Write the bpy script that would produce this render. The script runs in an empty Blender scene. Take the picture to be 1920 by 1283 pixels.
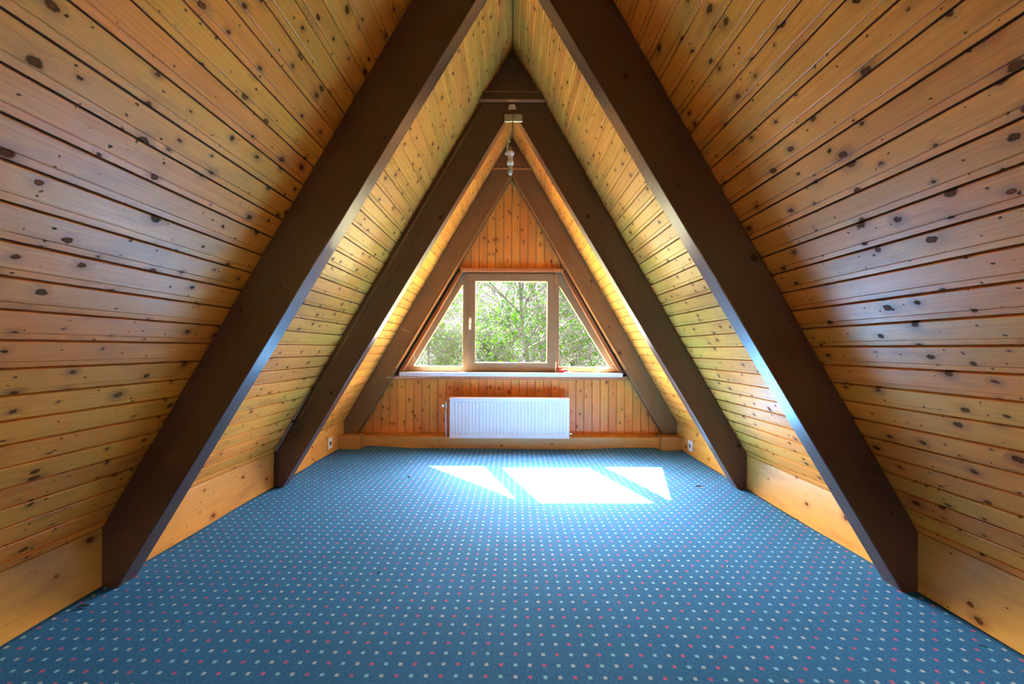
import bpy, bmesh, math, random
from mathutils import Vector, Matrix
PI = math.pi
C = bpy.context.scene.collection
scn = bpy.context.scene
random.seed(7)

# ------------------------------------------------------------------ camera, light, exposure
cam_d = bpy.data.cameras.new('camera'); cam = bpy.data.objects.new('camera', cam_d); C.objects.link(cam)
cam_d.sensor_width = 36.0; cam_d.lens = 750.0 / 1920.0 * 36.0
cam_d.shift_x = 2.0 / 1920.0; cam_d.shift_y = 11.5 / 1920.0
cam_d.clip_start = 0.02; cam_d.clip_end = 600
cam.matrix_world = Matrix.Translation((0, 0, 1.2)) @ Matrix.Rotation(PI / 2, 4, 'X') @ Matrix.Rotation(math.radians(0.3), 4, 'Z')
scn.camera = cam
scn.view_settings.view_transform = 'Standard'; scn.view_settings.look = 'None'
scn.view_settings.gamma = 1.0; scn.view_settings.use_curve_mapping = False
scn.view_settings.exposure = 0.78
scn.cycles.max_bounces = 12; scn.cycles.diffuse_bounces = 8; scn.cycles.glossy_bounces = 4
scn.cycles.transparent_max_bounces = 16
scn.cycles.sample_clamp_indirect = 12.0

SUN = 330.0; SKY = 6.5
w = bpy.data.worlds.new('world'); scn.world = w; w.use_nodes = True
nt = w.node_tree; nt.nodes.clear()
out = nt.nodes.new('ShaderNodeOutputWorld'); bg = nt.nodes.new('ShaderNodeBackground')
sky = nt.nodes.new('ShaderNodeTexSky'); sky.sky_type = 'NISHITA'; sky.sun_disc = False
sky.sun_elevation = math.radians(44.8); sky.sun_rotation = math.radians(-19.4)
sky.air_density = 1.0; sky.dust_density = 3.0; sky.ozone_density = 1.0
bg.inputs['Strength'].default_value = SKY
hs = nt.nodes.new('ShaderNodeHueSaturation'); hs.inputs['Saturation'].default_value = 0.2   # hazy spring sky
wm = nt.nodes.new('ShaderNodeMix'); wm.data_type = 'RGBA'; wm.blend_type = 'MULTIPLY'; wm.inputs[0].default_value = 1.0; wm.inputs[7].default_value = (1.08, 1.0, 0.92, 1)
nt.links.new(sky.outputs[0], hs.inputs['Color']); nt.links.new(hs.outputs[0], wm.inputs[6]); nt.links.new(wm.outputs[2], bg.inputs['Color']); nt.links.new(bg.outputs[0], out.inputs['Surface'])
sd = bpy.data.lights.new('sun', 'SUN'); so = bpy.data.objects.new('sun', sd); C.objects.link(so)
sd.energy = SUN; sd.angle = math.radians(0.53); sd.color = (1.0, 0.95, 0.86)
so.rotation_euler = Vector((0.335, -0.95, -1.0)).to_track_quat('-Z', 'Y').to_euler(); so.location = (-8, 25, 25)
pd = bpy.data.lights.new('window_portal', 'AREA'); po = bpy.data.objects.new('window_portal', pd); C.objects.link(po)
pd.shape = 'RECTANGLE'; pd.size = 2.75; pd.size_y = 1.35; pd.cycles.is_portal = True
po.location = (0.0, 5.16, 1.53); po.rotation_euler = (-PI / 2, 0, 0)
pd2 = bpy.data.lights.new('added_window_portal', 'AREA'); po2 = bpy.data.objects.new('added_window_portal', pd2); C.objects.link(po2)  # sky portal at the unseen window added for fill light
pd2.shape = 'RECTANGLE'; pd2.size = 1.35; pd2.size_y = 0.5; pd2.cycles.is_portal = True
po2.location = (0.0, -2.66, 0.49); po2.rotation_euler = (PI / 2, 0, 0)

# ------------------------------------------------------------------ measures (metres)
KX, KZ, RZ = 2.025, 0.300, 3.790            # knee wall x, knee wall height, ridge height
SL = (RZ - KZ) / KX
RL = math.hypot(KX, RZ - KZ)
YB = 4.98                                   # face of the gable wall
YF = -2.5                                   # wall behind the camera
def roof_x(z): return (RZ - z) / SL
def P(px, py, y):                           # photo measure -> metres at depth y
    return ((px - 958.0) * y / 750.0, 1.2 - (py - 653.0) * y / 750.0)

# ------------------------------------------------------------------ node helpers
def new_mat(name):
    m = bpy.data.materials.new(name); m.use_nodes = True
    t = m.node_tree; t.nodes.clear()
    o = t.nodes.new('ShaderNodeOutputMaterial'); b = t.nodes.new('ShaderNodeBsdfPrincipled')
    t.links.new(b.outputs[0], o.inputs['Surface'])
    return m, t, b
class NB:
    def __init__(s, t): s.t = t
    def _in(s, sock, v):
        if v is None: return
        if hasattr(v, 'is_output'): s.t.links.new(v, sock)
        else: sock.default_value = v
    def math(s, op, a, b=None, c=None, clamp=False):
        n = s.t.nodes.new('ShaderNodeMath'); n.operation = op; n.use_clamp = clamp
        s._in(n.inputs[0], a); s._in(n.inputs[1], b); s._in(n.inputs[2], c); return n.outputs[0]
    def vmath(s, op, a, b=None, out=0):
        n = s.t.nodes.new('ShaderNodeVectorMath'); n.operation = op
        s._in(n.inputs[0], a); s._in(n.inputs[1], b)
        return n.outputs['Value'] if op in ('LENGTH', 'DISTANCE', 'DOT_PRODUCT') else n.outputs['Vector']
    def comb(s, x, y, z):
        n = s.t.nodes.new('ShaderNodeCombineXYZ'); s._in(n.inputs[0], x); s._in(n.inputs[1], y); s._in(n.inputs[2], z); return n.outputs[0]
    def sep(s, v):
        n = s.t.nodes.new('ShaderNodeSeparateXYZ'); s._in(n.inputs[0], v); return n.outputs
    def noise(s, v, scale, detail=2.0, rough=0.5, dim='3D', dist=0.0):
        n = s.t.nodes.new('ShaderNodeTexNoise'); n.noise_dimensions = dim
        s._in(n.inputs['Vector'], v); n.inputs['Scale'].default_value = scale
        n.inputs['Detail'].default_value = detail; n.inputs['Roughness'].default_value = rough
        n.inputs['Distortion'].default_value = dist
        return n.outputs['Fac'], n.outputs['Color']
    def ramp(s, f, a, b, smooth=True):
        n = s.t.nodes.new('ShaderNodeMapRange'); n.interpolation_type = 'SMOOTHSTEP' if smooth else 'LINEAR'
        s._in(n.inputs['Value'], f); s._in(n.inputs['From Min'], a); s._in(n.inputs['From Max'], b); return n.outputs[0]
    def mix(s, f, a, b, mode='MIX'):
        n = s.t.nodes.new('ShaderNodeMix'); n.data_type = 'RGBA'; n.blend_type = mode
        s._in(n.inputs[0], f)
        for q, v in ((6, a), (7, b)):
            if isinstance(v, tuple) and len(v) == 3: v = v + (1.0,)
            s._in(n.inputs[q], v)
        return n.outputs[2]
    def bump(s, h, strength, dist):
        n = s.t.nodes.new('ShaderNodeBump'); n.inputs['Strength'].default_value = strength
        n.inputs['Distance'].default_value = dist; s._in(n.inputs['Height'], h); return n.outputs[0]

def wood(name, light, dark, knotc=(0.034, 0.012, 0.005), halo=(0.28, 0.075, 0.012), rough=0.36, kx=0.15, ky=0.080,
         kmin=0.40, krad=0.0105, vary=0.18, coat=0.12, grain=0.65, spec=0.35):
    """pine: object X runs along the grain, Y across the board"""
    m, t, b = new_mat(name); n = NB(t)
    tc = t.nodes.new('ShaderNodeTexCoord'); oi = t.nodes.new('ShaderNodeObjectInfo'); r = oi.outputs['Random']
    off = n.comb(n.math('MULTIPLY', r, 97.0), n.math('MULTIPLY', r, 31.7), 0.0)
    x, y, z = n.sep(tc.outputs['Object'])
    yz = n.math('ADD', y, n.math('MULTIPLY', z, 0.8))
    p = n.vmath('ADD', n.comb(x, yz, 0.0), off)
    def knots(cx, cy, thr, rad, sx):
        pv = n.vmath('MULTIPLY', p, (1 / cx, 1 / cy, 0.0))
        vo = t.nodes.new('ShaderNodeTexVoronoi'); vo.voronoi_dimensions = '2D'; vo.inputs['Scale'].default_value = 1.0
        vo.inputs['Randomness'].default_value = 0.9
        t.links.new(pv, vo.inputs['Vector'])
        pos = n.vmath('MULTIPLY', vo.outputs['Position'], (cx, cy, 0.0))
        nf, nc = n.noise(p, 60.0, 2.0)
        wob = n.vmath('MULTIPLY', n.vmath('SUBTRACT', nc, (0.5, 0.5, 0.5)), (0.017, 0.012, 0.0))
        d = n.vmath('MULTIPLY', n.vmath('ADD', n.vmath('SUBTRACT', p, pos), wob), (sx, 1.0, 0.0))
        dist = n.vmath('LENGTH', d)
        cr, cg, cb = n.sep(vo.outputs['Color'])
        rr = n.math('MULTIPLY', n.math('SUBTRACT', cr, thr, clamp=True), rad / (1 - thr))
        rr = n.math('ADD', rr, n.math('MULTIPLY', n.math('GREATER_THAN', cr, thr), rad * 0.33))
        rr = n.math('ADD', rr, 1e-5)
        q = n.math('DIVIDE', dist, rr)
        on = n.math('GREATER_THAN', cr, thr)
        return q, on, rr, cg
    q1, on1, r1, cg1 = knots(kx, ky, kmin, krad, 0.72)
    q2, on2, r2, cg2 = knots(kx * 0.36, ky * 0.6, 0.74, krad * 0.38, 0.85)
    k1 = n.math('MULTIPLY', n.ramp(q1, 1.15, 0.7), on1)
    k2 = n.math('MULTIPLY', n.ramp(q2, 1.2, 0.6), on2)
    h1 = n.math('MULTIPLY', n.ramp(q1, 3.6, 0.8), on1)
    swirl = n.math('MULTIPLY', n.math('POWER', n.ramp(q1, 5.0, 0.0), 2.0), on1)
    # grain
    px, py, pz = n.sep(p)
    lf, lc = n.noise(n.comb(n.math('MULTIPLY', px, 0.9), n.math('MULTIPLY', py, 6.0), 0.0), 1.0, 1.0)
    gy = n.math('ADD', n.math('MULTIPLY', py, 1.0), n.math('ADD', n.math('MULTIPLY', lf, 0.05), n.math('MULTIPLY', swirl, 0.018)))
    g1, _ = n.noise(n.comb(n.math('MULTIPLY', px, 1.2), n.math('MULTIPLY', gy, 170.0), 0.0), 1.0, 2.0, 0.6)
    g2, _ = n.noise(n.comb(n.math('MULTIPLY', px, 5.0), n.math('MULTIPLY', gy, 620.0), 0.0), 1.0, 2.0, 0.6)
    blot, _ = n.noise(n.comb(n.math('MULTIPLY', px, 2.2), n.math('MULTIPLY', py, 9.0), 3.0), 1.0, 3.0, 0.6)
    g = n.math('ADD', n.math('MULTIPLY', g1, 0.65), n.math('MULTIPLY', g2, 0.35))
    g = n.ramp(g, 0.32, 0.70)
    col = n.mix(n.math('MULTIPLY', g, grain), light, dark)
    col = n.mix(n.math('MULTIPLY', n.ramp(blot, 0.48, 0.8), 0.5), col, halo)
    col = n.mix(n.math('MULTIPLY', h1, n.math('MULTIPLY_ADD', cg1, 0.55, 0.12)), col, halo)
    kc = n.mix(n.ramp(q1, 0.2, 0.9), halo, knotc)
    rings = n.math('MULTIPLY_ADD', n.math('SINE', n.math('MULTIPLY', q1, 16.0)), 0.25, 0.6)
    kc = n.mix(rings, kc, knotc)
    col = n.mix(n.math('MULTIPLY', k1, 0.9), col, kc)
    col = n.mix(n.math('MULTIPLY', k2, 0.85), col, knotc)
    hsv = t.nodes.new('ShaderNodeHueSaturation')
    r2_ = n.math('FRACT', n.math('MULTIPLY', r, 53.7))
    n._in(hsv.inputs['Value'], n.math('MULTIPLY_ADD', r, vary, 1.0 - vary / 2))
    n._in(hsv.inputs['Hue'], n.math('MULTIPLY_ADD', r2_, 0.014, 0.493))
    t.links.new(col, hsv.inputs['Color']); t.links.new(hsv.outputs[0], b.inputs['Base Color'])
    rg = n.math('MULTIPLY_ADD', g1, 0.18, rough - 0.09); rg = n.math('MULTIPLY_ADD', n.math('MAXIMUM', k1, k2), 0.3, rg); n._in(b.inputs['Roughness'], rg)
    n._in(b.inputs['Specular IOR Level'], n.math('MULTIPLY_ADD', n.math('MAXIMUM', k1, k2), -0.8 * spec, spec))
    n._in(b.inputs['Coat Weight'], n.math('MULTIPLY_ADD', n.math('MAXIMUM', k1, k2), -0.8 * coat, coat)); b.inputs['Coat Roughness'].default_value = 0.28
    saw, _ = n.noise(n.comb(n.math('MULTIPLY', px, 160.0), n.math('MULTIPLY', py, 5.0), 0.0), 1.0, 1.0)
    hgt = n.math('ADD', n.math('MULTIPLY', g, 0.5), n.math('ADD', n.math('MULTIPLY', saw, 0.5), n.math('MULTIPLY', k1, -0.8)))
    n._in(b.inputs['Normal'], n.bump(hgt, 0.35, 0.0012))
    return m

def plain(name, col, rough=0.5, metal=0.0, spec=0.5, nscale=0.0, namt=0.0, bumpd=0.0):
    m, t, b = new_mat(name); n = NB(t)
    b.inputs['Roughness'].default_value = rough; b.inputs['Metallic'].default_value = metal
    b.inputs['Specular IOR Level'].default_value = spec
    if nscale:
        tc = t.nodes.new('ShaderNodeTexCoord'); f, c = n.noise(tc.outputs['Object'], nscale, 4.0, 0.6)
        dk = tuple(v * (1 - namt) for v in col)
        t.links.new(n.mix(f, dk, col), b.inputs['Base Color'])
        if bumpd: n._in(b.inputs['Normal'], n.bump(f, 0.5, bumpd))
    else: b.inputs['Base Color'].default_value = col + (1,)
    return m

PINE = wood('pine_roof_boards', (0.92, 0.365, 0.050), (0.68, 0.205, 0.020))
PINEB = wood('pine_roof_boards_small_knots', (0.82, 0.355, 0.060), (0.58, 0.20, 0.024), kx=0.13, ky=0.09, krad=0.0085, kmin=0.4)
GABLE = wood('pine_gable_boards', (0.72, 0.26, 0.045), (0.52, 0.155, 0.020), kx=0.15, ky=0.07, krad=0.009, kmin=0.5, rough=0.42, knotc=(0.10, 0.022, 0.008))
KNEE = wood('pine_knee_boards', (0.68, 0.33, 0.07), (0.50, 0.20, 0.035), kx=0.30, ky=0.12, krad=0.011, kmin=0.4, vary=0.1, grain=0.6, rough=0.4)
TRIMW = wood('pine_trim', (0.58, 0.27, 0.07), (0.42, 0.16, 0.035), kx=0.6, ky=0.2, krad=0.008, kmin=0.6, vary=0.08)
REDTRIM = wood('reddish_trim', (0.50, 0.17, 0.06), (0.34, 0.10, 0.03), kx=0.8, ky=0.2, krad=0.006, kmin=0.7, vary=0.05)
BEAM = wood('stained_beam_wood', (0.095, 0.037, 0.022), (0.045, 0.017, 0.011), knotc=(0.02, 0.009, 0.005), halo=(0.07, 0.026, 0.011),
            kx=0.6, ky=0.22, krad=0.014, kmin=0.5, rough=0.34, vary=0.05, grain=0.9, coat=0.9)
EDGE = wood('pale_beam_edge', (0.42, 0.20, 0.085), (0.30, 0.13, 0.05), kx=0.8, ky=0.3, krad=0.004, kmin=0.8, vary=0.05)  # paler wood for the thin edge strips of the middle arch
BEAML = wood('stained_beam_wood_lighter', (0.20, 0.088, 0.030), (0.11, 0.046, 0.016), knotc=(0.03, 0.012, 0.006), halo=(0.09, 0.034, 0.013),
            kx=0.5, ky=0.20, krad=0.013, kmin=0.45, rough=0.40, vary=0.05, grain=0.9, coat=0.3)  # lighter brown version of the beam wood, for the far arch
FRAMEW = wood('window_frame_wood', (0.27, 0.165, 0.075), (0.20, 0.115, 0.05), kx=2.0, ky=0.9, krad=0.003, kmin=0.8, vary=0.0, rough=0.4)
WHITE = plain('white_enamel', (0.72, 0.57, 0.53), 0.32)
SILLM = plain('white_sill_board', (0.72, 0.70, 0.72), 0.35, nscale=8.0, namt=0.06)
PLAST = plain('white_plastic', (0.78, 0.77, 0.74), 0.4)
CHROME = plain('brushed_chrome', (0.62, 0.62, 0.60), 0.25, 1.0)
CERAM = plain('white_porcelain', (0.75, 0.74, 0.70), 0.25)
PLATEM = plain('pale_painted_metal', (0.62, 0.58, 0.40), 0.4, nscale=60, namt=0.25)
DARKM = plain('dark_iron', (0.03, 0.03, 0.03), 0.5, 0.6)
CABLE = plain('grey_conduit_plastic', (0.33, 0.32, 0.34), 0.45)
WIRE = plain('twisted_wire', (0.40, 0.34, 0.25), 0.5, nscale=200, namt=0.6)
RED = plain('red_cloth', (0.55, 0.04, 0.03), 0.8, nscale=40, namt=0.4)
WEB = plain('cobweb_silk', (0.7, 0.7, 0.68), 0.8)
TWIG = plain('dark_twig', (0.03, 0.022, 0.015), 0.8)
CRUMB = plain('pale_crumb', (0.6, 0.58, 0.52), 0.8)
ROOFOUT = plain('outer_roofing', (0.10, 0.06, 0.045), 0.8, nscale=5, namt=0.4)

# ------------------------------------------------------------------ object helpers
def obj(name, bm, mat, parent=None, mw=None, smooth=False):
    me = bpy.data.meshes.new(name)
    bmesh.ops.recalc_face_normals(bm, faces=bm.faces[:])
    bm.to_mesh(me); bm.free()
    if mat: me.materials.append(mat)
    if smooth:
        for f in me.polygons: f.use_smooth = True
    o = bpy.data.objects.new(name, me); C.objects.link(o)
    if parent: o.parent = parent
    if mw is not None: o.matrix_world = mw
    return o
def link(name, me, parent=None, mw=None):
    o = bpy.data.objects.new(name, me); C.objects.link(o)
    if parent: o.parent = parent
    if mw is not None: o.matrix_local = mw
    return o
def tag(o, label, cat, group=None, kind=None):
    o['label'] = label; o['category'] = cat
    if group: o['group'] = group
    if kind: o['kind'] = kind
    return o
def empty(name, loc=(0, 0, 0)):
    o = bpy.data.objects.new(name, None); o.empty_display_size = 0.1; C.objects.link(o); o.location = loc; bpy.context.view_layer.update(); return o
def box(bm, x0, x1, y0, y1, z0, z1):
    vs = [bm.verts.new(p) for p in ((x0,y0,z0),(x1,y0,z0),(x1,y1,z0),(x0,y1,z0),(x0,y0,z1),(x1,y0,z1),(x1,y1,z1),(x0,y1,z1))]
    for f in ((0,3,2,1),(4,5,6,7),(0,1,5,4),(1,2,6,5),(2,3,7,6),(3,0,4,7)): bm.faces.new([vs[i] for i in f])
def prism(bm, pts, y0, y1):
    """polygon of (x,z) extruded along y"""
    a = [bm.verts.new((x, y0, z)) for x, z in pts]; b = [bm.verts.new((x, y1, z)) for x, z in pts]
    bm.faces.new(a); bm.faces.new(list(reversed(b)))
    k = len(pts)
    for i in range(k): bm.faces.new((a[i], b[i], b[(i + 1) % k], a[(i + 1) % k]))
def tube(bm, pts, r, seg=8, cap=True):
    """tube through points; r a number or a list"""
    rs = r if isinstance(r, (list, tuple)) else [r] * len(pts)
    pts = [Vector(p) for p in pts]; rings = []
    up = Vector((0.13, 0.31, 0.94))
    for i, p in enumerate(pts):
        d = (pts[min(i + 1, len(pts) - 1)] - pts[max(i - 1, 0)]).normalized()
        a = d.cross(up)
        if a.length < 1e-3: a = d.cross(Vector((1, 0, 0)))
        a.normalize(); b = d.cross(a)
        rings.append([bm.verts.new(p + (a * math.cos(2 * PI * k / seg) + b * math.sin(2 * PI * k / seg)) * rs[i]) for k in range(seg)])
    for i in range(len(rings) - 1):
        for k in range(seg):
            bm.faces.new((rings[i][k], rings[i][(k + 1) % seg], rings[i + 1][(k + 1) % seg], rings[i + 1][k]))
    if cap and seg > 2:
        bm.faces.new(list(reversed(rings[0]))); bm.faces.new(rings[-1])
def lathe(bm, prof, c, seg=20):
    """profile of (r, z) round the vertical axis at c"""
    rings = []
    for r, z in prof:
        rings.append([bm.verts.new((c[0] + r * math.cos(2 * PI * k / seg), c[1] + r * math.sin(2 * PI * k / seg), c[2] + z)) for k in range(seg)])
    for i in range(len(rings) - 1):
        for k in range(seg): bm.faces.new((rings[i][k], rings[i][(k + 1) % seg], rings[i + 1][(k + 1) % seg], rings[i + 1][k]))
    bm.faces.new(rings[0]); bm.faces.new(list(reversed(rings[-1])))
def bevel(o, w_, seg=2):
    md = o.modifiers.new('bevel', 'BEVEL'); md.width = w_; md.segments = seg; md.limit_method = 'ANGLE'; md.angle_limit = math.radians(30)
    return o
def frame_mw(origin, xa, ya):
    xa = Vector(xa).normalized(); ya = Vector(ya); ya = (ya - xa * ya.dot(xa)).normalized(); za = xa.cross(ya)
    return Matrix(((xa.x, ya.x, za.x, origin[0]), (xa.y, ya.y, za.y, origin[1]), (xa.z, ya.z, za.z, origin[2]), (0, 0, 0, 1)))
def local_prism(name, pts, y0, y1, xa, mat, parent, bev=0.003, origin=None):
    """prism of world (x,z) polygon between y0 and y1, stored in a frame whose X runs along xa (grain)"""
    bm = bmesh.new(); prism(bm, pts, y0, y1)
    o = origin or (pts[0][0], y0, pts[0][1])
    xa = Vector(xa).normalized(); ya = Vector((-xa.z, 0, xa.x)) if abs(xa.y) < 0.5 else Vector((0, 0, 1))
    mw = frame_mw(o, xa, ya); bm.transform(mw.inverted())
    ob = obj(name, bm, mat); ob.parent = parent; ob.matrix_world = mw
    if bev: bevel(ob, bev)
    return ob

# ------------------------------------------------------------------ carpet floor
carpet, t, b = new_mat('blue_dotted_carpet'); n = NB(t)
tc = t.nodes.new('ShaderNodeTexCoord'); PIT = 0.0545; ANG = math.radians(0.5)
mp = t.nodes.new('ShaderNodeMapping'); mp.vector_type = 'POINT'
t.links.new(tc.outputs['Object'], mp.inputs['Vector'])
mp.inputs['Rotation'].default_value = (0, 0, ANG)
cx, cy, cz = n.sep(mp.outputs[0])
u = n.math('ADD', n.math('DIVIDE', n.math('SUBTRACT', cx, 0.010), PIT), 0.5)
v = n.math('ADD', n.math('DIVIDE', n.math('SUBTRACT', cy, 1.4587), PIT), 0.5)
iu = n.math('FLOOR', u); iv = n.math('FLOOR', v)
ww, wc = n.noise(tc.outputs['Object'], 260.0, 1.0)
fu = n.math('SUBTRACT', n.math('FRACT', u), 0.5); fv = n.math('SUBTRACT', n.math('FRACT', v), 0.5)
wr, wg, wb = n.sep(wc)
fu = n.math('ABSOLUTE', n.math('ADD', fu, n.math('MULTIPLY_ADD', wr, 0.08, -0.04)))
fv = n.math('ABSOLUTE', n.math('ADD', fv, n.math('MULTIPLY_ADD', wg, 0.08, -0.04)))
dot = n.ramp(n.math('MAXIMUM', fu, fv), 0.145, 0.115)
ph = n.math('FLOORED_MODULO', n.math('SUBTRACT', iu, n.math('ADD', iv, 1.0)), 3.0)
isp = n.math('LESS_THAN', ph, 0.5); isw = n.math('GREATER_THAN', ph, 1.5)
dcol = n.mix(isw, (0.27, 0.55, 0.72), (0.47, 0.50, 0.58)); dcol = n.mix(isp, dcol, (0.58, 0.11, 0.22))
f1, _ = n.noise(tc.outputs['Object'], 420.0, 3.0, 0.7)
f2, _ = n.noise(tc.outputs['Object'], 1.6, 3.0, 0.6)
f3, _ = n.noise(tc.outputs['Object'], 110.0, 2.0, 0.6)
base = n.mix(n.ramp(f1, 0.3, 0.72), (0.007, 0.058, 0.17), (0.062, 0.245, 0.52))
base = n.mix(n.math('MULTIPLY', n.ramp(f2, 0.35, 0.75), 0.30), base, (0.012, 0.085, 0.17))
base = n.mix(n.math('MULTIPLY', n.ramp(f3, 0.5, 0.8), 0.25), base, (0.06, 0.21, 0.40))
dc = n.mix(n.math('MULTIPLY', n.ramp(f1, 0.75, 0.25), 0.35), dcol, (0.02, 0.10, 0.22))
t.links.new(n.mix(dot, base, dc), b.inputs['Base Color'])
b.inputs['Roughness'].default_value = 0.85; b.inputs['Specular IOR Level'].default_value = 0.08
n._in(b.inputs['Normal'], n.bump(n.math('ADD', f1, n.math('MULTIPLY', f3, 0.7)), 0.6, 0.004))

bm = bmesh.new()
NX, NY = 90, 170; x0, x1, y0, y1 = -2.04, 2.04, YF, YB - 0.03
def carpet_z(x, y):
    z = 0.0022 * math.sin(2.1 * x + 0.8 * y) * math.sin(1.7 * y - 0.6 * x) + 0.0012 * math.sin(9 * x + 2 * y) * math.sin(1.3 * y)
    e = max(0.0, min(1.0, (y - 4.60) / 0.15)); e = e * e * (3 - 2 * e)
    if x < -1.15: z += e * 0.028 * max(0, min(1, (-1.15 - x) / 0.5)) * (1 if x > -1.76 else 0.15)
    if x > 0.85: z += e * 0.020 * max(0, min(1, (x - 0.85) / 0.5)) * (1 if x < 1.76 else 0.2)
    s = max(0.0, min(1.0, (abs(x) - 1.90) / 0.12)); z += s * s * (0.006 + 0.006 * math.sin(5.3 * y + x))
    return z
gr = [[bm.verts.new((x0 + (x1 - x0) * i / NX, y0 + (y1 - y0) * j / NY, carpet_z(x0 + (x1 - x0) * i / NX, y0 + (y1 - y0) * j / NY))) for i in range(NX + 1)] for j in range(NY + 1)]
for j in range(NY):
    for i in range(NX): bm.faces.new((gr[j][i], gr[j][i + 1], gr[j + 1][i + 1], gr[j + 1][i]))
# skirt down so the floor has thickness
fl = obj('floor', bm, carpet, smooth=True)
md = fl.modifiers.new('solid', 'SOLIDIFY'); md.thickness = 0.02; md.offset = -1
tag(fl, 'blue wall-to-wall carpet with rows of small pink, light blue and white squares', 'floor', kind='structure')
bm = bmesh.new(); box(bm, -2.3, 2.3, YF - 0.2, YB + 0.14, -0.25, -0.03)
obj('subfloor', bm, ROOFOUT, fl)

# ------------------------------------------------------------------ roof slopes
PITCH = 0.1018; S0 = 0.0393
prof = [(0.0020, -0.016), (0.0020, -0.0055), (0.0034, -0.0040), (0.0228, -0.0036), (0.0236, -0.0065), (0.0248, -0.0065),
        (0.0258, -0.0010), (0.0275, 0.0), (0.0955, 0.0), (0.0975, -0.0015), (0.0978, -0.016)]
def plank_mesh(name, L, mat, pr=prof, seg=None):
    bm = bmesh.new()
    a = [bm.verts.new((0, y, z)) for y, z in pr]; b_ = [bm.verts.new((L, y, z)) for y, z in pr]
    k = len(pr)
    for i in range(k): bm.faces.new((a[i], b_[i], b_[(i + 1) % k], a[(i + 1) % k]))
    bm.faces.new(a); bm.faces.new(list(reversed(b_)))
    bmesh.ops.recalc_face_normals(bm, faces=bm.faces[:])
    me = bpy.data.meshes.new(name); bm.to_mesh(me); bm.free(); me.materials.append(mat); return me
BAYS = [(YF, 2.035, PINE), (2.035, 3.468, PINEB), (3.468, YB, PINEB)]
narrow0 = [(0.0, -0.016), (0.0, 0.0), (0.0350, 0.0), (0.0365, -0.0015), (0.0368, -0.016)]
me_full = [plank_mesh('plank', yb - ya - 0.003, mt) for ya, yb, mt in BAYS]
me_first = [plank_mesh('plank_narrow', yb - ya - 0.003, mt, narrow0) for ya, yb, mt in BAYS]
for side in (-1, 1):
    nm = 'wall_left' if side < 0 else 'wall_right'
    # backing slab, outside of the boards
    nx, nz = (RZ - KZ) / RL, -KX / RL           # inward normal for the left slope
    def off(x, z, d): return (side * (x + nx * d), z - nz * d)   # outward by d
    d0, d1 = 0.015, 0.12
    pts = [off(KX + 0.0, KZ - 0.02, d0), (side * (0 - 0.0), RZ + 0.03), (side * 0.0, RZ + 0.30), off(KX, KZ - 0.02, d1)]
    pts = [off(KX + 0.012, KZ - 0.02, d0), (0.0, RZ + d0 * RL / KX), (0.0, RZ + d1 * RL / KX), off(KX + 0.012, KZ - 0.02, d1)]
    bm = bmesh.new(); prism(bm, pts, YF - 0.15, YB + 0.135)
    # low part behind the knee boards
    prism(bm, [(side * (KX + 0.022), -0.03), (side * (KX + 0.022), KZ), (side * (KX + 0.15), KZ), (side * (KX + 0.15), -0.03)], YF - 0.15, YB + 0.135)
    wl = obj(nm, bm, ROOFOUT)
    tag(wl, ('left' if side < 0 else 'right') + ' sloping wall clad in varnished knotty pine boards down to the knee board', 'wall', kind='structure')
    v = Vector((-side * KX, 0, RZ - KZ)).normalized()
    u_ = Vector((0, 1, 0)) if side < 0 else Vector((0, -1, 0))
    rnd = random.Random(11 + side)
    for bi, (ya, yb, mt) in enumerate(BAYS):
        yo = ya + 0.0015 if side < 0 else yb - 0.0015
        o0 = Vector((side * KX, yo, KZ))
        link('plank', me_first[bi], wl, frame_mw(o0, u_, v))
        k = 0
        while S0 + PITCH * k < RL - 0.02:
            s = S0 + PITCH * k
            mw = frame_mw(o0 + v * s, u_, v)
            mw = Matrix.Translation(mw.col[2].to_3d() * rnd.uniform(-0.0012, 0.0006)) @ mw
            if S0 + PITCH * (k + 1) > RL:
                wl_ = RL - s - 0.004
                pl = link('plank', plank_mesh('plank_top', yb - ya - 0.003, mt, [(0.002, -0.012), (0.002, 0), (wl_, 0), (wl_, -0.012)]), wl, mw)
            else:
                link('plank', me_full[bi], wl, mw)
            k += 1
        # knee boards
        ka, kb = (ya, 1.985) if bi == 0 else ((2.085, 3.425) if bi == 1 else (3.515, YB - 0.002))
        bm = bmesh.new()
        box(bm, 0, kb - ka, 0, KZ - 0.004, -0.02, 0.004)
        kx_o = Vector((side * KX, ka if side < 0 else kb, 0.002))
        kbd = obj('knee_board', bm, KNEE); kbd.parent = wl; kbd.matrix_world = frame_mw(kx_o, u_, (0, 0, 1)); bevel(kbd, 0.003)

# ------------------------------------------------------------------ gable wall (far)
wb_ = None
XW = [(-90.5, 509), ]
FRY = 5.0                                            # front face of the window frame
fTL, fTR = P(867.5, 509, FRY), P(1051.5, 509, FRY)
fBL, fBR = P(756, 697.5, FRY), P(1160, 697.5, FRY)
bm = bmesh.new(); y0, y1 = 5.0, 5.12
TOPX = 0.0
prism(bm, [(-KX - 0.14, -0.2), (KX + 0.14, -0.2), (KX + 0.14, KZ), (roof_x(fBR[1]) + 0.12, fBR[1]), (-roof_x(fBL[1]) - 0.12, fBL[1]), (-KX - 0.14, KZ)], y0, y1)
prism(bm, [(-roof_x(fTL[1]) - 0.12, fTL[1]), (roof_x(fTR[1]) + 0.12, fTR[1]), (0.0, RZ + 0.2)], y0, y1)
prism(bm, [(-roof_x(fBL[1]) - 0.12, fBL[1]), (fBL[0], fBL[1]), (fTL[0], fTL[1]), (-roof_x(fTL[1]) - 0.12, fTL[1])], y0, y1)
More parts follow.
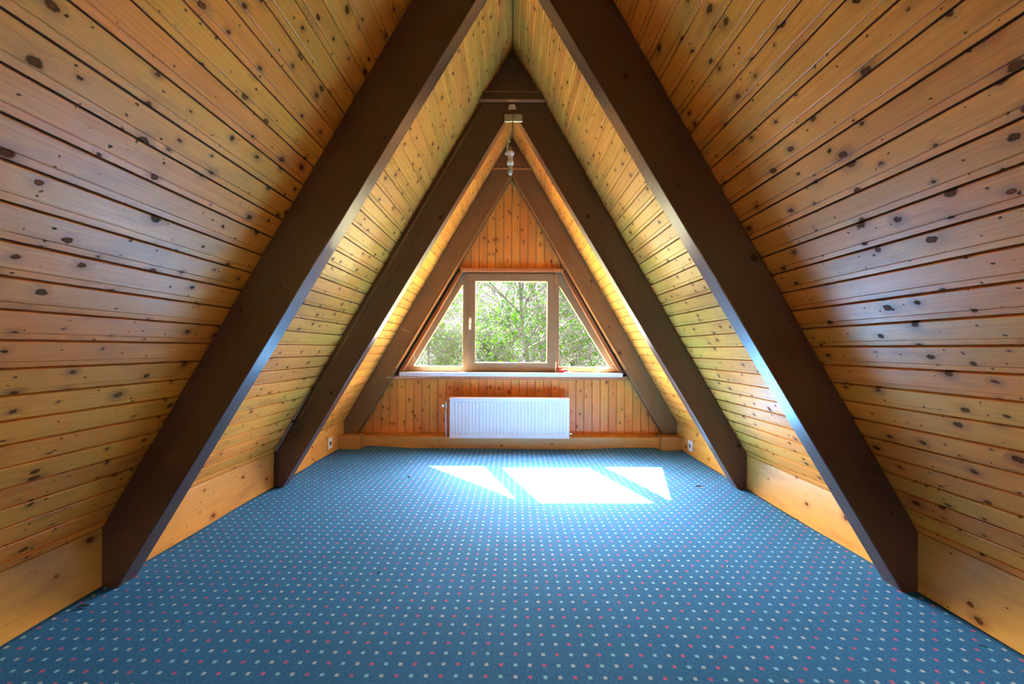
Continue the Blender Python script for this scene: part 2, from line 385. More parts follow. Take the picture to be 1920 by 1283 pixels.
prism(bm, [(fBR[0], fBR[1]), (roof_x(fBR[1]) + 0.12, fBR[1]), (roof_x(fTR[1]) + 0.12, fTR[1]), (fTR[0], fTR[1])], y0, y1)
wback = obj('wall_back', bm, ROOFOUT)
tag(wback, 'far gable wall of upright reddish pine boards around the trapezoid window', 'wall', kind='structure')
GP = 0.1010; X0 = 0.004; zt, zb_ = P(958, 505, YB)[1], P(958, 710, YB)[1]
gprof = [(0.0018, 0.019), (0.0018, 0.004), (0.0040, 0.0), (0.0965, 0.0), (0.0990, 0.004), (0.0990, 0.019)]
rnd = random.Random(5)
def vplank(xa, zlo, zhi_f):
    bm = bmesh.new(); jy = rnd.uniform(-0.0006, 0.0006)
    lo = [bm.verts.new((xa + a, YB + b_ + jy, zlo)) for a, b_ in gprof]
    hi = [bm.verts.new((xa + a, YB + b_ + jy, max(zlo + 0.004, zhi_f(xa + a)))) for a, b_ in gprof]
    k = len(gprof)
    for i in range(k): bm.faces.new((lo[i], lo[(i + 1) % k], hi[(i + 1) % k], hi[i]))
    bm.faces.new(lo); bm.faces.new(list(reversed(hi)))
    mw = frame_mw((xa, YB, zlo), (0, 0, 1), (-1, 0, 0)); bm.transform(mw.inverted())
    o = obj('plank', bm, GABLE); o.parent = wback; o.matrix_world = mw
for k in range(-21, 21):
    xa = X0 + GP * k; xm = max(abs(xa), abs(xa + GP))
    if min(abs(xa), abs(xa + GP)) < KX - 0.02:
        vplank(xa, 0.10, lambda x: min(zb_, RZ - 0.03 - SL * max(abs(x), 0) ) if abs(x) < KX else 0.12)
for k in range(-7, 7):
    xa = X0 + GP * k
    if min(abs(xa), abs(xa + GP)) < 0.95:
        vplank(xa, zt, lambda x: RZ - 0.03 - SL * abs(x))
# trims of the gable wall
def wtrim(name, pts, y0, y1, mat, xa=(1, 0, 0), bev=0.002, label=None, parent=None):
    o = local_prism(name, pts, y0, y1, xa, mat, parent or wback, bev)
    if label: o['label'] = label
    return o
def PP(y, *pts): return [P(a, b_, y) for a, b_ in pts]
wtrim('head_trim', PP(4.93, (862, 503.5), (1056.5, 503.5), (1056.5, 509), (862, 509)), 4.93, 5.0, REDTRIM)
wtrim('apron_trim', PP(4.955, (738, 705.5), (1177, 705.5), (1177, 712.5), (738, 712.5)), 4.955, YB, REDTRIM)
wtrim('baseboard_back', [(-1.775, -0.01), (1.775, -0.01), (1.775, 0.138), (-1.775, 0.138)], 4.77, 4.979, TRIMW, bev=0.004)
for s in (-1, 1):
    bl = [(s * 1.775, -0.01), (s * 2.02, -0.01), (s * 2.02, 0.160), (s * 1.775, 0.160)]
    wtrim('end_block', bl, 4.70, 4.849, TRIMW, bev=0.004)
    # reveal boards along the slanted edges of the window
    a, c = (867.5, 756) if s < 0 else (1051.5, 1160)
    w1 = 8.5 * s
    q = [P(a, 509, 4.95), P(c, 697.5, 4.95), P(c + w1, 697.5, 4.95), P(a + w1, 509, 4.95)]
    d = Vector((q[1][0] - q[0][0], 0, q[1][1] - q[0][1]))
    wtrim('reveal_board', q, 4.955, 5.0, REDTRIM, d)
    q = [P(a - 0.2 * s, 509, 4.945), P(c - 0.2 * s, 697.5, 4.945), P(c + 2.2 * s, 697.5, 4.945), P(a + 2.2 * s, 509, 4.945)]
    wtrim('reveal_bead', q, 4.93, 4.955, REDTRIM, d, 0.002)

# ------------------------------------------------------------------ timber arches
def arch(yf, th, apex, sl_in, zbot, label, notch=None, strip=False, BEAM=BEAM):
    """pair of rafters from the floor to the ridge; apex/sl_in give their inner edge"""
    root = empty('timber_arch', (0, yf, 0)); tag(root, label, 'beam', 'timber arches')
    e = 0.0015
    for s in (-1, 1):
        def xin(z): return (apex - z) / sl_in
        xo = lambda z: (RZ - z) / SL - e if z > KZ else KX - 0.003
        pts = [(xin(zbot), zbot), (xo(0.0) if zbot < KZ else xo(zbot), zbot), (KX - 0.003, KZ - 0.002)]
        if notch:
            ztop, zcol = notch
            pts += [(xo(ztop), ztop), (0.001, ztop)]
        else:
            pts += [(0.001, RZ - 0.006)]
        if strip and notch:
            zn = apex - 0.10
            pts += [(0.001, apex + 0.04), (0.026, apex + 0.035), (0.040, zn + 0.07), (xin(zn), zn)]
        else: pts += [(0.001, apex)]
        pts = [(s * a, b_) for a, b_ in pts]
        d = Vector((-s * KX, 0, RZ - KZ))
        yfr = yf
        if strip and s < 0:
            # outer strip of this rafter steps back behind a light edge
            sw = 0.046
            outer = [p for p in pts]
            inner_pts = []
            for a, b_ in pts:
                lim = (xo(b_) - sw)
                inner_pts.append((-min(abs(a), max(lim, 0.001)), b_))
            local_prism('rafter', inner_pts, yf, yf + th, d, BEAM, root, 0.004)
            so_ = [(-(KX - 0.003), zbot), (-(KX - 0.003), KZ - 0.002), (-xo(ztop), ztop), (-(xo(ztop) - sw), ztop), (-(xo(KZ - 0.0) - sw), KZ - 0.002), (-(KX - 0.003 - sw), zbot)]
            o = local_prism('outer_strip', so_, yf + 0.016, yf + th, d, BEAM, root, 0.002)
            b0, b1 = (-(xo(KZ + 0.30) - sw), KZ + 0.30), (-(xo(ztop) - sw), ztop)
            o = local_prism('pale_edge_strip', [b0, b1, (b1[0] + 0.007, b1[1]), (b0[0] + 0.006, b0[1])], yf - 0.0035, yf + 0.002, d, EDGE, root, 0.0)
            o['label'] = 'thin light edge along the stepped rafter face'
        else:
            local_prism('rafter', pts, yf, yf + th, d, BEAM, root, 0.004)
    return root
A1 = arch(1.98, 0.102, 3.225, 1.66, 0.0, 'nearest and largest dark brown timber arch, standing on the carpet')
zl = 1.2 + (653 - 191) * 3.416 / 750
A2 = arch(3.416, 0.102, 3.245, 1.668, 0.0, 'middle dark brown timber arch that carries the hanging bulb', notch=(zl, 0), strip=True)
zl3 = 1.2 + (653 - 318) * 4.85 / 750
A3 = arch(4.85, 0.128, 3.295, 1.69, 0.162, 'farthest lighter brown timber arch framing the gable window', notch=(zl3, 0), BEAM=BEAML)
def collar(root, yf, ya, yb, py0, py1, mat=BEAM, nm='collar_board', e=0.003):
    z1, z0 = 1.2 + (653 - py0) * yf / 750, 1.2 + (653 - py1) * yf / 750
    if z1 > RZ - 0.01: pts = [(-(roof_x(z0) - e), z0), (roof_x(z0) - e, z0), (0, RZ - 0.008)]
    else: pts = [(-(roof_x(z0) - e), z0), (roof_x(z0) - e, z0), (roof_x(z1) - e, z1), (-(roof_x(z1) - e), z1)]
    return local_prism(nm, pts, ya, yb, (1, 0, 0), mat, root, 0.003)
y = 3.416
collar(A2, y, y - 0.028, y + 0.10, 176, 190.6)
collar(A2, y, y + 0.000, y + 0.10, 138, 175.8)
collar(A2, y, y + 0.020, y + 0.10, 60, 137.6, nm='ridge_board')
zt2 = 1.2 + (653 - 190.6) * y / 750
o = local_prism('collar_edge', [(-(roof_x(zt2) - 0.004), zt2 - 0.006), (roof_x(zt2) - 0.004, zt2 - 0.006), (roof_x(zt2) - 0.004, zt2), (-(roof_x(zt2) - 0.004), zt2)], y - 0.036, y, (1, 0, 0), EDGE, A2, 0.0)
zt3 = 1.2 + (653 - 175.6) * y / 750
o = local_prism('collar_edge', [(-(roof_x(zt3) - 0.004), zt3 - 0.006), (roof_x(zt3) - 0.004, zt3 - 0.006), (roof_x(zt3) - 0.004, zt3), (-(roof_x(zt3) - 0.004), zt3)], y - 0.034, y - 0.001, (1, 0, 0), EDGE, A2, 0.0)
y = 4.85
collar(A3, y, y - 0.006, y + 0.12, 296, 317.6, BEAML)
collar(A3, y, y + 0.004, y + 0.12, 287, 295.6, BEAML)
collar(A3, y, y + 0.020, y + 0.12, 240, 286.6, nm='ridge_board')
o = local_prism('collar_edge', [(-(roof_x(zl3) - 0.004), zl3 - 0.004), (roof_x(zl3) - 0.004, zl3 - 0.004), (roof_x(zl3) - 0.004, zl3 + 0.010), (-(roof_x(zl3) - 0.004), zl3 + 0.010)], y - 0.016, y - 0.007, (1, 0, 0), TRIMW, A3, 0.0)
o['label'] = 'pale edge along the foot of the collar board'
# lit inner edge of the far arch, painted as a thin pale strip
for s in (-1, 1):
    z0, z1 = 0.95, 3.275
    xa_, xb = (3.295 - z0) / 1.69, (3.295 - z1) / 1.69
    o = local_prism('pale_edge_strip', [(s * xa_, z0), (s * xb, z1), (s * (xb + 0.0), z1 + 0.012), (s * (xa_ + 0.011), z0)], 4.842, 4.853, (-s * 1, 0, 1.69), TRIMW, A3, 0.0)
    o['label'] = 'pale strip painted for the lit inner edge of the rafter'
# dark cross board under the gap of the middle arch
z0, z1 = 1.2 + (653 - 215) * 3.41 / 750, 1.2 + (653 - 206) * 3.41 / 750
local_prism('cross_board', [(-0.070, z0), (0.070, z0), (0.052, z1), (-0.052, z1)], 3.402, 3.45, (1, 0, 0), BEAM, A2, 0.002)

# faded, unreadable ink stamp along the left leg of the middle arch
bm = bmesh.new(); rnd = random.Random(77)
d = Vector((KX, 0, RZ - KZ)).normalized(); nrm = Vector((d.z, 0, -d.x))
for (ax, ay, n_, hgt) in ((723, 538, 4, 0.030), (731, 523, 3, 0.028), (742, 509, 5, 0.030), (755, 487, 1, 0.02), (765, 471, 5, 0.034), (779, 445, 4, 0.03), (787, 428, 5, 0.02), (553, 822, 4, 0.05), (560, 809, 4, 0.05)):
    wx, wz = P(ax, ay, 3.414); p0 = Vector((wx, 3.4148, wz))
    for k in range(n_):
        c = p0 + d * (0.017 * k); h2 = hgt * rnd.uniform(0.4, 1.0)
        for q in range(2):
            t0 = d * rnd.uniform(-0.003, 0.003); t1 = d * 0.0028
            a0, a1 = c + nrm * (-h2 / 2) + t0 + d * (0.006 * q), c + nrm * (h2 / 2) + d * (0.006 * q)
            bm.faces.new([bm.verts.new(v_) for v_ in (a0, a0 + t1, a1 + t1, a1)])
st = obj('stamp_mark', bm, plain('faded_ink', (0.012, 0.009, 0.010), 0.7)); st['kind'] = 'stuff'

# ------------------------------------------------------------------ window
win = empty('window_1', (0, FRY, 1.0)); win['kind'] = 'structure'
tag(win, 'trapezoid wooden gable window with a square opening sash between two triangular panes', 'window', kind='structure')
def winpart(name, polys, y0, y1, mat, parent=win, bev=0.004):
    bm = bmesh.new()
    for pts in polys: prism(bm, [P(a, b_, FRY) for a, b_ in pts], y0, y1)
    xs = [v_.co.x for v_ in bm.verts]; wide = (max(xs) - min(xs)) > (max(v_.co.z for v_ in bm.verts) - min(v_.co.z for v_ in bm.verts))
    xa = (1, 0, 0) if wide else (0, 0, 1)
    mw = frame_mw((min(xs), y0, min(v_.co.z for v_ in bm.verts)), xa, (0, 0, 1) if wide else (-1, 0, 0)); bm.transform(mw.inverted())
    o = obj(name, bm, mat); o.parent = parent; o.matrix_world = mw
    if bev: bevel(o, bev)
    return o
F0, F1 = FRY, FRY + 0.055
winpart('bottom_rail', [[(756.5, 697.5), (1159.5, 697.5), (1153.5, 687.5), (762.5, 687.5)]], F0, F1, FRAMEW)
winpart('top_rail', [[(867.5, 509), (1051.5, 509), (1054.5, 514.5), (864.5, 514.5)]], F0, F1, FRAMEW)
winpart('slanted_stile', [[(864.5, 514.5), (762.5, 687.5), (775.5, 687.5), (867.5, 533), (867.5, 514.5)]], F0, F1, FRAMEW)
winpart('slanted_stile', [[(1054.5, 514.5), (1153.5, 687.5), (1142.5, 687.5), (1048, 535), (1048, 514.5)]], F0, F1, FRAMEW)
winpart('post', [[(867.5, 514.5), (878, 514.5), (878, 687.5), (867.5, 687.5)]], F0, F1, FRAMEW)
winpart('post', [[(1039, 514.5), (1048, 514.5), (1048, 687.5), (1039, 687.5)]], F0, F1, FRAMEW)
sash = winpart('sash', [[(876, 514), (1042, 514), (1042, 528), (876, 528)], [(876, 680), (1042, 680), (1042, 695), (876, 695)],
                        [(876, 528), (891, 528), (891, 680), (876, 680)], [(1025.5, 528), (1042, 528), (1042, 680), (1025.5, 680)]], F0 - 0.018, F1 - 0.01, FRAMEW)
# glass: a thin clear pane
gm = bpy.data.materials.new('window_glass'); gm.use_nodes = True; t = gm.node_tree; t.nodes.clear()
o_ = t.nodes.new('ShaderNodeOutputMaterial'); mx = t.nodes.new('ShaderNodeMixShader'); tr = t.nodes.new('ShaderNodeBsdfTransparent')
gl = t.nodes.new('ShaderNodeBsdfGlossy'); lw = t.nodes.new('ShaderNodeLayerWeight'); lw.inputs['Blend'].default_value = 0.5; gn = NB(t)
fr_o = gn.math('MULTIPLY_ADD', gn.math('POWER', lw.outputs['Facing'], 5.0), 0.9, 0.025)
tr.inputs['Color'].default_value = (0.95, 0.97, 0.96, 1); gl.inputs['Roughness'].default_value = 0.03
t.links.new(fr_o, mx.inputs[0]); t.links.new(tr.outputs[0], mx.inputs[1]); t.links.new(gl.outputs[0], mx.inputs[2]); t.links.new(mx.outputs[0], o_.inputs['Surface'])
def pane(pts, parent):
    bm = bmesh.new(); prism(bm, [P(a, b_, FRY) for a, b_ in pts], FRY + 0.014, FRY + 0.018)
    return obj('pane', bm, gm, parent)
def child_ws(o, p):
    mw = o.matrix_world.copy(); o.parent = p; o.matrix_parent_inverse = p.matrix_world.inverted(); return o
bpy.context.view_layer.update()
child_ws(st, A2)
for pts, par in (([(866, 532), (866, 688.5), (773, 688.5)], win), ([(1049, 533), (1049, 688.5), (1144, 688.5)], win), ([(890, 527), (1026.5, 527), (1026.5, 681), (890, 681)], sash)):
    o = pane(pts, None); child_ws(o, par)
# pale glazing beads round the sash glass
bmx = bmesh.new()
for pts in ([(889.8, 526.8), (1026.7, 526.8), (1026.7, 528.4), (889.8, 528.4)], [(889.8, 679.4), (1026.7, 679.4), (1026.7, 681.2), (889.8, 681.2)],
            [(889.8, 528.4), (891.4, 528.4), (891.4, 679.4), (889.8, 679.4)], [(1024.9, 528.4), (1026.7, 528.4), (1026.7, 679.4), (1024.9, 679.4)]):
    prism(bmx, [P(a, b_, FRY) for a, b_ in pts], FRY + 0.002, FRY + 0.0138)
child_ws(obj('glazing_bead', bmx, FRAMEW), sash)
# handle
hx, hz0 = P(881.7, 600, FRY - 0.02)[0], P(881.7, 600, FRY - 0.02)[1]
yh = F0 - 0.018
bm = bmesh.new(); box(bm, hx - 0.014, hx + 0.014, yh - 0.009, yh - 0.0002, hz0 - 0.035, hz0 + 0.035)
hd = bevel(obj('handle_plate', bm, CHROME), 0.004); child_ws(hd, sash)
bm = bmesh.new(); tube(bm, [(hx, yh - 0.008, hz0 + 0.012), (hx, yh - 0.045, hz0 + 0.012), (hx, yh - 0.054, hz0 + 0.004), (hx, yh - 0.054, hz0 - 0.05), (hx, yh - 0.050, hz0 - 0.125)], [0.010, 0.009, 0.010, 0.010, 0.008], 12)
child_ws(obj('handle', bm, CHROME, smooth=True), sash)
for py in (522.5, 688):
    x_, z_ = P(1041.8, py, FRY - 0.02); bm = bmesh.new()
    tube(bm, [(x_, F0 - 0.027, z_ - 0.055), (x_, F0 - 0.027, z_ + 0.055)], 0.008, 12)
    tube(bm, [(x_, F0 - 0.027, z_ - 0.064), (x_, F0 - 0.027, z_ - 0.056)], 0.006, 10)
    tube(bm, [(x_, F0 - 0.027, z_ + 0.056), (x_, F0 - 0.027, z_ + 0.064)], 0.006, 10)
    child_ws(obj('hinge', bm, CHROME, smooth=False), sash)
# sill
q0, q1 = P(748.5, 699, 4.90), P(1168, 706.5, 4.90)
bm = bmesh.new(); box(bm, q0[0], q1[0], 4.90, 5.0 - 0.001, q1[1], q0[1])
sill = bevel(obj('window_sill', bm, SILLM), 0.003); child_ws(sill, win); sill['label'] = 'long white sill board under the window'
bm = bmesh.new(); box(bm, fBL[0], fBR[0], 5.0, 5.12, fBL[1] - 0.003, fBL[1] + 0.001)
# outside ledge
bm.free()

# ------------------------------------------------------------------ rear gable (behind the camera)
ry0, ry1 = YF - 0.12, YF
WX, WZ0, WZ1 = 0.66, 0.301, 0.73
bm = bmesh.new()
prism(bm, [(-KX - 0.1, -0.05), (KX + 0.1, -0.05), (KX + 0.1, KZ), (roof_x(WZ0) + 0.1, WZ0), (-roof_x(WZ0) - 0.1, WZ0), (-KX - 0.1, KZ)], ry0, ry1)
prism(bm, [(-roof_x(WZ1) - 0.1, WZ1), (roof_x(WZ1) + 0.1, WZ1), (0, RZ + 0.1)], ry0, ry1)
for s_ in (-1, 1): prism(bm, [(s_ * WX, WZ0), (s_ * (roof_x(WZ0) + 0.1), WZ0), (s_ * (roof_x(WZ1) + 0.1), WZ1), (s_ * WX, WZ1)], ry0, ry1)
wf = obj('wall_front', bm, GABLE); tag(wf, 'plain pine gable wall behind the viewpoint with an added fill-light window', 'wall', kind='structure')
w2 = empty('added_fill_window', (0, YF, WZ0)); tag(w2, 'added unseen low wide window for fill light behind the viewpoint', 'window', kind='structure')  # unseen opening, added to bring dim fill onto near walls and beam fronts
bm = bmesh.new()
for q in ((-WX, WX, WZ0, WZ0 + 0.06), (-WX, WX, WZ1 - 0.06, WZ1), (-WX, -WX + 0.06, WZ0 + 0.06, WZ1 - 0.06), (WX - 0.06, WX, WZ0 + 0.06, WZ1 - 0.06)): box(bm, q[0], q[1], YF - 0.09, YF - 0.02, q[2], q[3])
child_ws(obj('fill_window_frame', bm, FRAMEW), w2)
bm = bmesh.new(); box(bm, -WX + 0.055, WX - 0.055, YF - 0.055, YF - 0.051, WZ0 + 0.055, WZ1 - 0.055); child_ws(obj('pane', bm, gm), w2)

# ------------------------------------------------------------------ radiator
RF = 4.742
rx0, rz1 = P(844, 747.5, RF); rx1, rz0 = P(1068, 822, RF)
rad = empty('radiator', ((rx0 + rx1) / 2, RF, rz0)); tag(rad, 'white ribbed panel radiator on the gable wall below the window', 'radiator')
bpy.context.view_layer.update()
def radp(name, bm, mat, smooth=False): o = obj(name, bm, mat, smooth=smooth); o.parent = rad; o.matrix_parent_inverse = rad.matrix_world.inverted(); return o
# front panel: pressed ribs, one continuous sheet
NR = 33; W = rx1 - rx0; H = rz1 - rz0; mrg = 0.028
bm = bmesh.new()
xs = [rx0, rx0 + 0.006]; pit = (W - 2 * mrg) / NR
flags = [0, 0]
for i in range(NR):
    a = rx0 + mrg + pit * i
    for fx, d in ((0.10, 0), (0.30, 1), (0.70, 1), (0.90, 0)): xs.append(a + pit * fx); flags.append(d)
xs += [rx1 - 0.006, rx1]; flags += [0, 0]
zs = [(rz0, 0), (rz0 + 0.006, 0), (rz0 + 0.038, 0), (rz0 + 0.052, 1), (rz1 - 0.052, 1), (rz1 - 0.040, 0), (rz1 - 0.006, 0), (rz1, 0)]
dep = 0.009
vv = [[bm.verts.new((x, RF + (0.004 if (x in (xs[0], xs[-1]) or z in (rz0, rz1)) else 0.0) + (0.0 if not (f and g) else -0.0) + (dep if (f and g) else 0.0), z)) for x, f in zip(xs, flags)] for z, g in zs]
for j in range(len(zs) - 1):
    for i in range(len(xs) - 1): bm.faces.new((vv[j][i], vv[j][i + 1], vv[j + 1][i + 1], vv[j + 1][i]))
ob = radp('front_panel', bm, WHITE); md = ob.modifiers.new('s', 'SOLIDIFY'); md.thickness = 0.003; md.offset = -1
# raised rim round the panel
bm = bmesh.new()
box(bm, rx0 - 0.002, rx1 + 0.002, RF - 0.003, RF + 0.150, rz1 - 0.003, rz1 + 0.003)
for k in range(28):
    a = rx0 + 0.03 + (W - 0.06) * k / 28
    box(bm, a, a + 0.012, RF + 0.03, RF + 0.12, rz1 + 0.003, rz1 + 0.005)
radp('top_grille', bm, WHITE)
bm = bmesh.new()
for a, c in ((rx0 - 0.002, rx0 + 0.001), (rx1 - 0.001, rx1 + 0.002)): box(bm, a, c, RF - 0.002, RF + 0.150, rz0 + 0.03, rz1 - 0.003)
for a, c in ((rx0 - 0.002, rx0 + 0.004), (rx1 - 0.004, rx1 + 0.002)): box(bm, a, c, RF - 0.003, RF + 0.02, rz0, rz0 + 0.03)
box(bm, rx0 - 0.002, rx1 + 0.002, RF - 0.003, RF + 0.006, rz0 - 0.003, rz0 + 0.002)
radp('side_cover', bm, WHITE)
bm = bmesh.new(); box(bm, rx0 + 0.01, rx1 - 0.01, RF + 0.135, RF + 0.148, rz0 + 0.03, rz1 - 0.02)
radp('rear_panel', bm, WHITE)
for a in (rx0 + 0.25, rx1 - 0.25):
    bm = bmesh.new(); box(bm, a - 0.02, a + 0.02, RF + 0.147, YB + 0.001, rz0 + 0.1, rz1 - 0.06); radp('bracket', bm, WHITE)
vx, vz = P(836.8, 762, RF + 0.05)
yv = RF + 0.06
bm = bmesh.new()
tube(bm, [(rx0 - 0.001, yv, vz + 0.065), (vx + 0.006, yv, vz + 0.065), (vx, yv, vz + 0.055), (vx, yv, vz + 0.03)], 0.0065, 10)
tube(bm, [(vx, yv, vz + 0.034), (vx, yv, vz + 0.026), (vx, yv, vz - 0.028), (vx, yv, vz - 0.036)], [0.013, 0.012, 0.010, 0.013], 10)
tube(bm, [(vx, yv, vz), (vx - 0.026, yv, vz)], 0.008, 10)
radp('valve', bm, CHROME)
bm = bmesh.new(); tube(bm, [(vx - 0.022, yv, vz), (vx - 0.030, yv, vz), (vx - 0.050, yv, vz), (vx - 0.055, yv, vz)], [0.012, 0.019, 0.017, 0.010], 16)
radp('valve_knob', bm, PLAST)
bm = bmesh.new(); tube(bm, [(vx, yv, vz - 0.034), (vx - 0.003, yv, 0.40), (vx - 0.003, yv, 0.30), (vx + 0.003, yv + 0.002, 0.139)], 0.0095, 12)
radp('pipe', bm, WHITE, True)
bm = bmesh.new(); tube(bm, [(rx1 + 0.002, yv, rz0 + 0.045), (rx1 + 0.022, yv, rz0 + 0.045)], 0.009, 10)
tube(bm, [(rx1 + 0.022, yv, rz0 + 0.045), (rx1 + 0.030, yv, rz0 + 0.045), (rx1 + 0.044, yv, rz0 + 0.045)], [0.013, 0.014, 0.009], 10)
radp('drain_plug', bm, CHROME)
bm = bmesh.new(); tube(bm, [(rx1 + 0.002, yv, rz1 - 0.03), (rx1 + 0.014, yv, rz1 - 0.03)], 0.008, 10)
radp('air_vent', bm, CHROME)

# ------------------------------------------------------------------ wall sockets on the knee boards
def outlet(side, y, z, label):
    x = side * (KX - 0.004)
    root = empty('wall_socket', (x, y, z)); tag(root, label, 'socket', 'wall sockets on the knee boards'); bpy.context.view_layer.update()
    def add(name, bm, m, sm=False): o = obj(name, bm, m, smooth=sm); o.parent = root; o.matrix_parent_inverse = root.matrix_world.inverted(); return o
    s = -side
    bm = bmesh.new(); box(bm, x, x + s * 0.010, y - 0.05, y + 0.05, z - 0.060, z + 0.060); bevel(add('cover_plate', bm, PLAST), 0.003)
    bm = bmesh.new(); tube(bm, [(x + s * 0.0095, y, z), (x + s * 0.0135, y, z), (x + s * 0.0135, y, z), (x + s * 0.0100, y, z)], [0.024, 0.024, 0.020, 0.019], 24)
    add('socket_well', bm, CABLE)
    bm = bmesh.new()
    for dy in (-0.0095, 0.0095): tube(bm, [(x + s * 0.011, y + dy, z), (x + s * 0.0139, y + dy, z)], 0.003, 8)
    add('contact_hole', bm, DARKM)
outlet(-1, 4.47, 0.125, 'white socket on the left knee board between the middle and far arch')
outlet(1, 4.48, 0.115, 'white socket on the right knee board between the middle and far arch')

# ------------------------------------------------------------------ cable conduit on the left of the middle arch
(xa_, za_), (xb_, zb2) = P(579, 735, 3.42), P(515.5, 848, 3.42)
yc = 3.418
bm = bmesh.new(); tube(bm, [(xa_ + 0.012, yc + 0.004, za_), (xb_ + 0.014, yc + 0.004, zb2)], 0.0085, 10)
cd = obj('cable_conduit', bm, CABLE, smooth=True); tag(cd, 'thin grey conduit running down the left leg of the middle arch', 'pipe')
bm = bmesh.new()
mx_, mz_ = (xa_ + xb_) / 2 + 0.013, (za_ + zb2) / 2
d = Vector((xa_ - xb_, 0, za_ - zb2)).normalized()
c0 = Vector((mx_, yc + 0.004, mz_)); tube(bm, [c0 - d * 0.012, c0 + d * 0.012], 0.0115, 12)
obj('clip', bm, DARKM, cd)

# ------------------------------------------------------------------ hanging bulb
yl = 3.400
px0, pz0 = P(943.5, 228, yl); px1, pz1 = P(977, 214.5, yl)
lamp = empty('pendant_lamp', ((px0 + px1) / 2, yl, pz1)); tag(lamp, 'bare bulb in a porcelain socket hanging from a pale plate on the middle arch', 'lamp'); bpy.context.view_layer.update()
def lp(name, bm, m, sm=False): o = obj(name, bm, m, smooth=sm); o.parent = lamp; o.matrix_parent_inverse = lamp.matrix_world.inverted(); return o
bm = bmesh.new(); box(bm, px0, px1, yl - 0.003, yl + 0.013, pz0, pz1); bevel(lp('mounting_plate', bm, PLATEM), 0.002)
for fx, fz in ((0.15, 0.75), (0.15, 0.3), (0.82, 0.75), (0.86, 0.35)):
    bm = bmesh.new(); tube(bm, [(px0 + (px1 - px0) * fx, yl - 0.002, pz0 + (pz1 - pz0) * fz), (px0 + (px1 - px0) * fx, yl - 0.006, pz0 + (pz1 - pz0) * fz)], 0.003, 8)
    lp('screw', bm, CHROME)
hx_, hz_ = P(960.5, 221, yl)
bm = bmesh.new(); tube(bm, [(hx_, yl - 0.002, hz_ + 0.012), (hx_, yl - 0.022, hz_ + 0.012)] + [(hx_ + 0.014 * math.sin(a), yl - 0.024, hz_ + 0.0 + 0.012 * math.cos(a)) for a in [0.3 * k for k in range(1, 17)]], 0.0026, 8)
lp('hook', bm, DARKM, True)
y_ = yl - 0.024
def L3(px, py, dy=0.0): a = P(px, py, y_); return (a[0], y_ + dy, a[1])
bm = bmesh.new()
path = [L3(959.5, 224), L3(959, 236), L3(957.5, 250), L3(954, 262), L3(952, 267), L3(950.5, 272), L3(953, 276), L3(955, 283)]
tube(bm, path, 0.0032, 8); path2 = [L3(960.5, 225, 0.004), L3(958, 240, 0.006), L3(959, 250, 0.004), L3(955, 260, 0.006), L3(952, 264), L3(950, 262)]
tube(bm, path2, 0.0022, 6)
lp('cord', bm, WIRE, True)
bm = bmesh.new(); tube(bm, [L3(949.5, 261), L3(951.5, 265), L3(955, 266)], [0.006, 0.009, 0.006], 8)
tube(bm, [L3(952, 268), L3(949, 276), L3(949.5, 284)], [0.004, 0.005, 0.004], 8)
lp('wire_terminal', bm, CERAM, True)
cx_, _, cz_ = L3(955, 286); k_ = y_ / 750
bm = bmesh.new()
lathe(bm, [(0.004, 10 * k_), (0.008, 9 * k_), (0.010, 1 * k_)], (cx_, y_, cz_), 16)
lp('socket_neck', bm, WIRE, True)
bm = bmesh.new()
lathe(bm, [(0.010, 1.5 * k_), (0.030, 1 * k_), (0.033, -1.5 * k_), (0.031, -4 * k_), (0.022, -6 * k_), (0.021, -13 * k_), (0.024, -16 * k_), (0.029, -18 * k_), (0.029, -21 * k_), (0.022, -24 * k_), (0.014, -24.5 * k_)], (cx_, y_, cz_), 24)
box(bm, cx_ - 0.045, cx_ - 0.028, y_ - 0.006, y_ + 0.006, cz_ - 0.02, cz_ + 0.004)
lp('lamp_socket', bm, CERAM, True)
bg_ = bpy.data.materials.new('bulb_glass'); bg_.use_nodes = True; bb = bg_.node_tree.nodes['Principled BSDF']
bb.inputs['Base Color'].default_value = (0.92, 0.95, 0.85, 1); bb.inputs['Roughness'].default_value = 0.04; bb.inputs['Transmission Weight'].default_value = 0.55; bb.inputs['IOR'].default_value = 1.45
bm = bmesh.new()
lathe(bm, [(0.013, -24 * k_), (0.017, -26 * k_), (0.020, -32 * k_), (0.0195, -38 * k_), (0.014, -41.5 * k_), (0.005, -43 * k_)], (cx_, y_, cz_), 20)
ob = lp('bulb', bm, bg_, True); md = ob.modifiers.new('s', 'SOLIDIFY'); md.thickness = 0.0015; md.offset = -1
bm = bmesh.new(); tube(bm, [(cx_ + 0.002, y_, cz_ - 25 * k_), (cx_ + 0.003, y_, cz_ - 36 * k_), (cx_ - 0.004, y_, cz_ - 38 * k_), (cx_ - 0.004, y_, cz_ - 27 * k_)], 0.0012, 6)
lp('filament', bm, DARKM)

